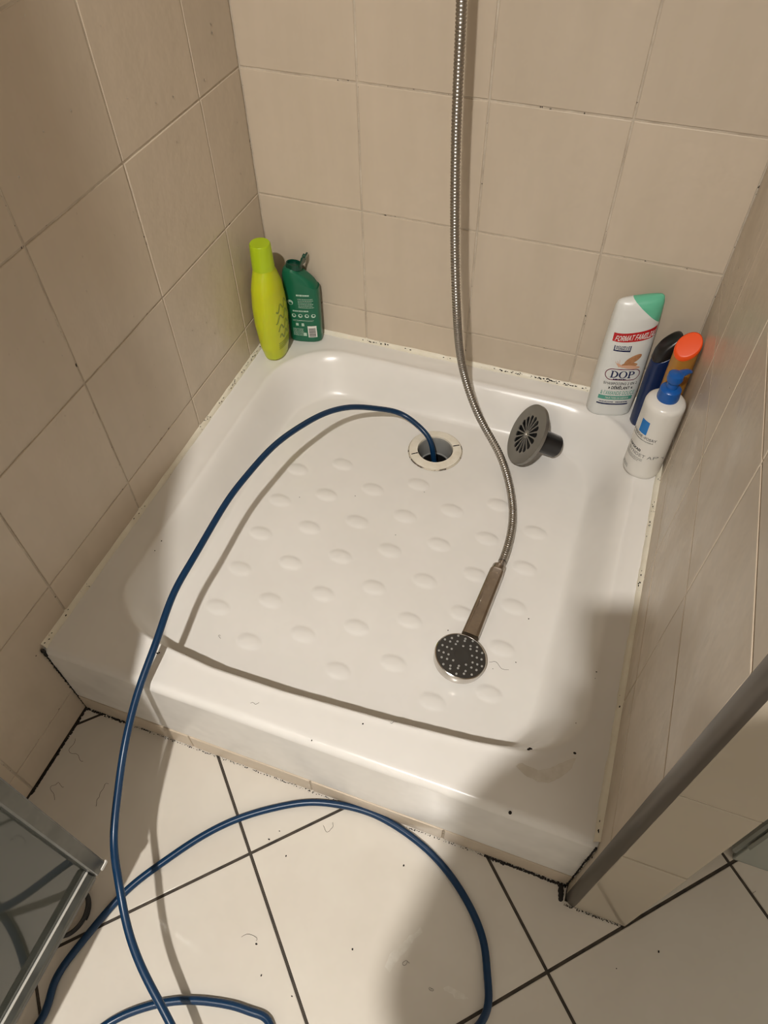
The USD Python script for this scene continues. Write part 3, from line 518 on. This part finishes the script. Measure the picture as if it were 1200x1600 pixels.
# ---------------------------------------------------------------- small debris
specks = []
r = np.random.default_rng(3)
tz = lambda x, y: float(tray_z(np.array([x]), np.array([y]))[0])
def speck(u, v, z, s):
    p = onz(u, v, z)
    if 0.01 < p[0] < W - 0.01 and -D + 0.015 < p[1] < -0.01:
        for _ in range(4): p = onz(u, v, tz(p[0], p[1]))
        zz = tz(p[0], p[1])
    else: zz = 0.0
    m = trimesh.creation.icosphere(1, s); m.vertices *= r.uniform(0.6, 1.4, 3); m.vertices[:, 2] *= 0.6; m.apply_translation((p[0], p[1], zz + s * 0.3)); return m
for u, v, s in [(468, 777, .8), (555, 775, .8), (663, 769, .7), (618, 836, .8), (826, 967, .9), (806, 1035, .7), (898, 1177, 1.6), (828, 1172, 1.8), (825, 1173, 1.3), (246, 1021, 1.4), (249, 1020, 1.2), (400, 1270, 1.1), (429, 1298, 1), (487, 1157, .8), (567, 1131, .8), (797, 1270, 1.6), (376, 1448, 1.1), (384, 1502, 1.1), (437, 1538, .8), (543, 1457, 1.1), (1076, 1461, 1.2), (632, 1314, 1), (418, 1256, .8), (430, 1080, .8), (700, 985, .7), (770, 1045, .7), (741, 1050, .6), (300, 700, .9), (352, 650, .9), (253, 847, .9), (254, 888, .8), (177, 889, .8), (932, 1050, .9), (175, 917, .7), (900, 1130, .6), (930, 1060, .5), (1003, 1490, .7)]:
    specks.append(speck(u, v, F, s * 0.0011))
for nm, lab, cx, cy, zz, pts_ in (('water_stain', 'faint dull water stain on the front right of the tray rim', 0, 0, H, [(803, 1196), (815, 1192), (838, 1203), (868, 1197), (888, 1186), (902, 1184), (896, 1200), (880, 1212), (862, 1224), (838, 1222), (822, 1212)]),
                             ('water_stain', 'long thin water stain on the floor tile beside the looped hose', 0, 0, 0, [(600, 1512), (612, 1488), (640, 1462), (658, 1448), (662, 1456), (640, 1478), (622, 1502), (608, 1520)]),
                             ('water_stain', 'small curved water stain on the floor tile near the bottom edge', 0, 0, 0, [(690, 1545), (702, 1538), (726, 1552), (734, 1562), (712, 1560), (700, 1552)])):
    q = np.array([onz(u, v, zz)[:2] for u, v in pts_]); e_ = Polygon(q).buffer(0.004).buffer(-0.0045); n_ = e_.length; q = np.array([e_.exterior.interpolate(t_ * n_).coords[0] for t_ in np.linspace(0, 1, 90)[:-1]]); q = q + 0.006 * (np.stack([meshkit.fbm(np.c_[q * 160, np.full(len(q), 3.1)], 3), meshkit.fbm(np.c_[q * 160, np.full(len(q), 9.7)], 3)], 1) - 0.5); g = Polygon(q).buffer(0)
    m = extr(g, 0.0004 if zz else 0.0003); m.apply_translation((0, 0, zz + (0.0001 if zz else -0.0001))); setd(obj(nm, m, 'stain', None, False), label=lab, category='stain')
for par, on in ((tray, True), (fl, False)):
    q_ = [m for m in specks if (m.bounds[0][2] > 0.05) == on]; obj('dirt_specks', cat(*q_), 'mould', par, False, kind='stuff', label='black dirt specks')
md = []
for u, v, n in [(570, 531, 5), (590, 537, 7), (605, 541, 4), (640, 550, 3), (727, 567, 4), (888, 598, 6), (862, 588, 16), (850, 586, 10), (803, 579, 12), (785, 575, 10), (830, 584, 6), (700, 553, 3), (908, 600, 6), (889, 596, 8)]:
    for _ in range(n):
        q = ony(u + r.normal(0, 7), v + r.normal(0, 2), -0.004); s = r.uniform(0.0004, 0.0013); m = trimesh.creation.icosphere(1, s); m.vertices *= (1.6, 0.8, 0.8); m.apply_translation((q[0], -0.0042 + r.normal(0, 0.001), H + 0.0055 + r.normal(0, 0.0015))); md.append(m)
for yl, n in [(-0.12, 8), (-0.10, 8), (-0.16, 9), (-0.20, 8), (-0.24, 6), (-0.323, 3), (-0.523, 4), (-0.723, 3), (-0.778, 8)]:
    for _ in range(n):
        s = r.uniform(0.0004, 0.0010); m = trimesh.creation.icosphere(1, s); m.vertices *= (0.8, 1.7, 0.8); m.apply_translation((0.0042 + r.normal(0, 0.0012), yl + r.normal(0, 0.012), H + 0.0055 + r.normal(0, 0.0015))); md.append(m)
for yl, n in [(-0.24, 5), (-0.29, 6), (-0.396, 6), (-0.598, 4), (-0.77, 8), (-0.05, 6)]:
    for _ in range(n):
        s = r.uniform(0.0004, 0.0010); m = trimesh.creation.icosphere(1, s); m.vertices *= (0.8, 1.8, 0.8); m.apply_translation((W - 0.0045 + r.normal(0, 0.001), yl + r.normal(0, 0.010), H + 0.0065 + r.normal(0, 0.0015))); md.append(m)
obj('mould_spots', cat(*md), 'mould', tray, False, kind='stuff', label='black mould spots along the silicone')
# black dirt in the floor corners
gr = []
for (x0, y0, x1, y1, n, s) in [(0.003, -D - 0.004, 0.003, -0.93, 260, 0.0012), (0.003, -D - 0.003, 0.08, -D - 0.0025, 150, 0.0011), (0.08, -D - 0.0025, 0.66, -D - 0.0025, 420, 0.0006), (0.66, -D - 0.0025, 0.775, -D - 0.003, 320, 0.0011), (0.768, -0.790, 0.7715, -0.806, 90, 0.0024), (0.776, -0.8112, 0.855, -0.8112, 150, 0.0006)]:
    for k in range(n):
        t = r.uniform(); q = s * r.uniform(0.4, 1.1); m = trimesh.creation.icosphere(1, q); m.vertices *= (1.2, 1.2, 0.5); m.apply_translation((max(0.001, x0 + (x1 - x0) * t + r.normal(0, 0.0006)), y0 + (y1 - y0) * t + r.normal(0, 0.0008), 0.0004)); gr.append(m)
for (x0, z0, z1, n, s) in [(0.0018, 0.0, 0.19, 420, 0.0009), (0.0030, 0.176, 0.193, 40, 0.0024), (W - 0.002, 0.0, 0.19, 380, 0.0009)]:
    for k in range(n):
        q = s * r.uniform(0.4, 1.1); m = trimesh.creation.icosphere(1, q); m.apply_translation((x0 + r.normal(0, 0.0004), -D - 0.0006 + r.normal(0, 0.0006), r.uniform(z0, z1))); gr.append(m)
obj('grime', cat(*gr), 'mould', fl, False, kind='stuff', label='black grime round the foot of the tray')
hair = []
for (u, v, sp, z) in [(795, 1047, 18, F), (345, 998, 5, F), (520, 1285, 16, 0), (130, 1190, 26, 0), (100, 1230, 24, 0), (400, 1470, 16, 0), (150, 1260, 22, 0), (268, 1010, 14, H), (405, 1098, 8, H), (676, 1545, 10, 0), (640, 1505, 14, 0), (1180, 1392, 8, 0), (610, 1130, 14, H), (225, 668, 6, H)]:
    k = 9; a = r.uniform(0, 6.28); w = []
    q = np.array([u, v], float)
    for _ in range(k): w.append(q.copy()); a += r.normal(0, 0.75); q = q + sp / 4.0 * np.array([np.cos(a), np.sin(a)])
    pp = []
    for uu, vv in w:
        p3 = onz(uu, vv, z)
        zz = tz(p3[0], p3[1]) if z > 0 and 0 < p3[0] < W and -D + 0.012 < p3[1] < 0 else 0.0
        pp.append((max(0.002, p3[0]), p3[1], zz + 0.0006))
    P_, _s = spline(pp, 0.002); hair.append(tube(P_, 0.00022, 5))
for par, on in ((tray, True), (fl, False)): obj('stray_hairs', cat(*[m for m in hair if (m.bounds[0][2] > 0.05) == on]), 'hair_fibre', par, True, kind='stuff', label='stray dark hairs')
dp = []
for k in range(75):
    y, z = -r.uniform(0.02, 0.62), r.uniform(0.3, 0.86); s = r.uniform(0.0006, 0.0016)
    m = trimesh.creation.icosphere(1, s); m.vertices *= (0.7, 1, 1.35); m.apply_translation((0.0004, y, z)); dp.append(m)
for k in range(26):
    s = r.uniform(0.0006, 0.0014); m = trimesh.creation.icosphere(1, s); m.vertices *= (0.7, 1, 1.3); m.apply_translation((W - 0.0004, -r.uniform(0.02, 0.4), r.uniform(0.25, 0.6))); dp.append(m)
p = obj('water_droplets', cat(*dp), 'droplet', None, True, kind='stuff'); setd(p, label='tiny water droplets clinging to the side wall tiles', category='water')

# ---------------------------------------------------------------- ceiling lamp
lp = thing('ceiling_lamp', 'round recessed downlight with a white ring in the bathroom ceiling', 'lamp')
m = lathe([(0.0, 0.0), (LAMP_R * 0.9, 0.0002), (LAMP_R, 0.002)], 48, LAMP_POS)
if m.face_normals[:, 2].mean() > 0: m.invert()
obj('lens', m, 'bulb', lp, False)
m = lathe([(LAMP_R, 0.003), (LAMP_R, -0.003), (LAMP_R + 0.004, -0.0045), (LAMP_R + 0.016, -0.001), (LAMP_R + 0.018, ZC - LAMP_POS[2])], 48, LAMP_POS)
obj('ring', m, 'print_white', lp, 40)

# ---------------------------------------------------------------- the person taking the picture, behind the camera
def hull(segs, res=0.012, it=12):
    sph = lambda p, r: manifold3d.Manifold.sphere(r, 20).translate(tuple(map(float, p)))
    tot = manifold3d.Manifold()
    for seg in segs: tot = tot + manifold3d.Manifold.batch_hull([sph(p, r_) for p, r_ in seg])
    q = tot.refine_to_length(res).to_mesh(); m = trimesh.Trimesh(q.vert_properties[:, :3], q.tri_verts, process=True)
    v0 = np.array(m.vertices); trimesh.smoothing.filter_taubin(m, iterations=it); dv = np.array(m.vertices) - v0; L_ = np.linalg.norm(dv, axis=1, keepdims=True)
    m.vertices = v0 + np.where(L_ > 0.006, 0, dv); return m
v3 = lambda *a: np.array(a, float)
pel, che, nec, hea = v3(0.755, -1.42, 0.93), v3(0.752, -1.40, 1.33), v3(0.748, -1.37, 1.525), v3(0.735, -1.315, 1.645)
shl, shr, ell_, elr, wrl, wrr = v3(0.648, -1.40, 1.43), v3(0.880, -1.40, 1.45), v3(0.598, -1.36, 1.05), v3(0.925, -1.35, 1.20), v3(0.606, -1.195, 1.030), v3(0.765, -1.195, 1.130)
hil, hir, knl, knr, anl, anr = v3(0.675, -1.42, 0.90), v3(0.835, -1.42, 0.90), v3(0.665, -1.40, 0.48), v3(0.845, -1.40, 0.48), v3(0.66, -1.43, 0.085), v3(0.85, -1.43, 0.085)
ph_c = CAM + CR[0] * 0.0225 + CR[1] * 0.0555 - CR[2] * 0.0135
ps = thing('person', 'person in grey shirt and blue-grey trousers holding up a phone over the shower tray', 'person')
hand = []
for w, side in ((wrl, -1), (wrr, 1)):
    edge = ph_c + CR[0] * side * 0.030 + CR[1] * (0.030 if side < 0 else -0.015) - CR[2] * 0.022; d = edge - w; d /= np.linalg.norm(d); up = -CR[1]; palm = w + d * 0.055
    hand.append([(w, 0.024), (palm + up * 0.022, 0.013), (palm - up * 0.026, 0.012)])
    hand.append([(palm + up * 0.024, 0.013), (palm - up * 0.028, 0.012), (w + d * 0.03, 0.022)])
    for k in range(4):
        o = palm + up * (0.026 - 0.0175 * k); kn = o + d * 0.020 - CR[2] * 0.006; tip = ph_c + CR[0] * side * (0.041 - 0.003 * (k % 2)) + up * (0.004 - 0.0175 * k) - CR[2] * (0.002)
        kn = (kn + tip) / 2 + CR[0] * side * 0.008 - CR[2] * 0.006
        hand.append([(o, 0.0095), (kn, 0.0088)]); hand.append([(kn, 0.0088), (tip, 0.0075)])
    th = w + d * 0.03 + up * 0.020; k2 = ph_c + CR[0] * side * 0.030 + up * (-0.01) - CR[2] * 0.020
    hand.append([(th, 0.013), (k2 - d * 0.02 - CR[2] * 0.006, 0.011)]); hand.append([(k2 - d * 0.02 - CR[2] * 0.006, 0.011), (k2 - CR[0] * side * 0.014, 0.009)])
fw = v3(0, 0.80, -0.60); upv = v3(0, 0.60, 0.80)
head = [[(hea + upv * 0.035 - fw * 0.015, 0.083), (hea - fw * 0.03, 0.080)], [(hea + upv * 0.03, 0.080), (hea - upv * 0.055 + fw * 0.035, 0.048)], [(hea - upv * 0.085 + fw * 0.045, 0.026), (hea - upv * 0.03 + fw * 0.04, 0.052)],
        [(hea + fw * 0.088 + upv * 0.012, 0.007), (hea + fw * 0.102 - upv * 0.018, 0.012), (hea + fw * 0.08 - upv * 0.022, 0.014)], [(hea + fw * 0.078 - upv * 0.045 + v3(0.016, 0, 0), 0.0075), (hea + fw * 0.078 - upv * 0.045 - v3(0.016, 0, 0), 0.0075)],
        [(hea + v3(0.078, 0, 0) + upv * 0.012, 0.012), (hea + v3(0.078, 0, 0) - upv * 0.022 + fw * 0.01, 0.009)], [(hea - v3(0.078, 0, 0) + upv * 0.012, 0.012), (hea - v3(0.078, 0, 0) - upv * 0.022 + fw * 0.01, 0.009)]]
body = head + [[(nec, 0.056), (hea - upv * 0.05 - fw * 0.02, 0.054)], [(nec, 0.058), (che, 0.10)], [(pel, 0.12), (che, 0.115)]]
for s_, e_, w_ in ((shl, ell_, wrl), (shr, elr, wrr)): body += [[(nec - v3(0, 0.02, 0.06), 0.05), (s_, 0.055)], [(s_, 0.05), (e_, 0.038)], [(e_, 0.038), (w_, 0.025)]]
for h_, k_, a_ in ((hil, knl, anl), (hir, knr, anr)): body += [[(h_, 0.085), (k_, 0.055)], [(k_, 0.055), (a_, 0.038)], [(a_, 0.036), (a_ + v3(0, 0.15, -0.055), 0.026), (a_ + v3(0, -0.03, -0.05), 0.032)]]
obj('body', hull(body + hand, 0.008, 8), 'skin', ps, True)
tor = [[(pel, 0.135), (che, 0.128)], [(pel - v3(0.05, 0, 0), 0.125), (che - v3(0.06, 0, 0), 0.115), (che + v3(0.06, 0, 0), 0.115), (pel + v3(0.05, 0, 0), 0.125)], [(che, 0.12), (nec - v3(0, 0.01, 0.055), 0.062)]]
for s_, e_, w_ in ((shl, ell_, wrl), (shr, elr, wrr)): tor += [[(nec - v3(0, 0.02, 0.045), 0.066), (s_, 0.068), (che + (s_ - che) * 0.4, 0.095)], [(s_, 0.066), (e_, 0.050)], [(e_, 0.050), (e_ + (w_ - e_) * 0.86, 0.034)]]
obj('shirt', hull(tor, 0.014), 'shirt', ps, True)
leg = [[(pel - v3(0.05, 0, 0.02), 0.128), (pel + v3(0.05, 0, -0.02), 0.128)]]
for h_, k_, a_ in ((hil, knl, anl), (hir, knr, anr)): leg += [[(h_, 0.098), (k_, 0.068)], [(k_, 0.068), (a_ + v3(0, 0, 0.03), 0.054)]]
obj('trousers', hull(leg, 0.016), 'trousers', ps, True)
for a_ in (anl, anr): obj('shoe', hull([[(a_ + v3(0, -0.035, -0.045), 0.040), (a_ + v3(0, 0.14, -0.05), 0.034)], [(a_ + v3(0, -0.03, -0.045), 0.041), (a_ + v3(0, -0.01, 0.0), 0.046)]], 0.01), 'shoe', ps, True)
obj('hair', hull([[(hea + upv * 0.048 - fw * 0.028, 0.086), (hea - fw * 0.045 + upv * 0.01, 0.084), (hea - fw * 0.05 - upv * 0.04, 0.066)]], 0.012), 'dark_hair', ps, True)
for sd in (-1, 1):
    m = trimesh.creation.icosphere(2, 0.0115); m.apply_translation(hea + fw * 0.0765 + upv * 0.012 + v3(sd * 0.031, 0, 0)); obj('eye', m, 'print_white', ps, True)
TP = np.eye(4); TP[:3, 0], TP[:3, 1], TP[:3, 2], TP[:3, 3] = CR[0], -CR[1], -CR[2], ph_c
pn = thing('phone', 'black phone held in both hands of the person', 'phone')
m = bx(-0.0355, 0.0355, -0.0735, 0.0735, -0.004, 0.003, 0.0015); m.apply_transform(TP); obj('body', m, 'phone_black', pn, False)
m = bx(-0.033, 0.033, -0.071, 0.071, 0.003, 0.0034); m.apply_transform(TP); obj('screen', m, 'print_black', pn, False)
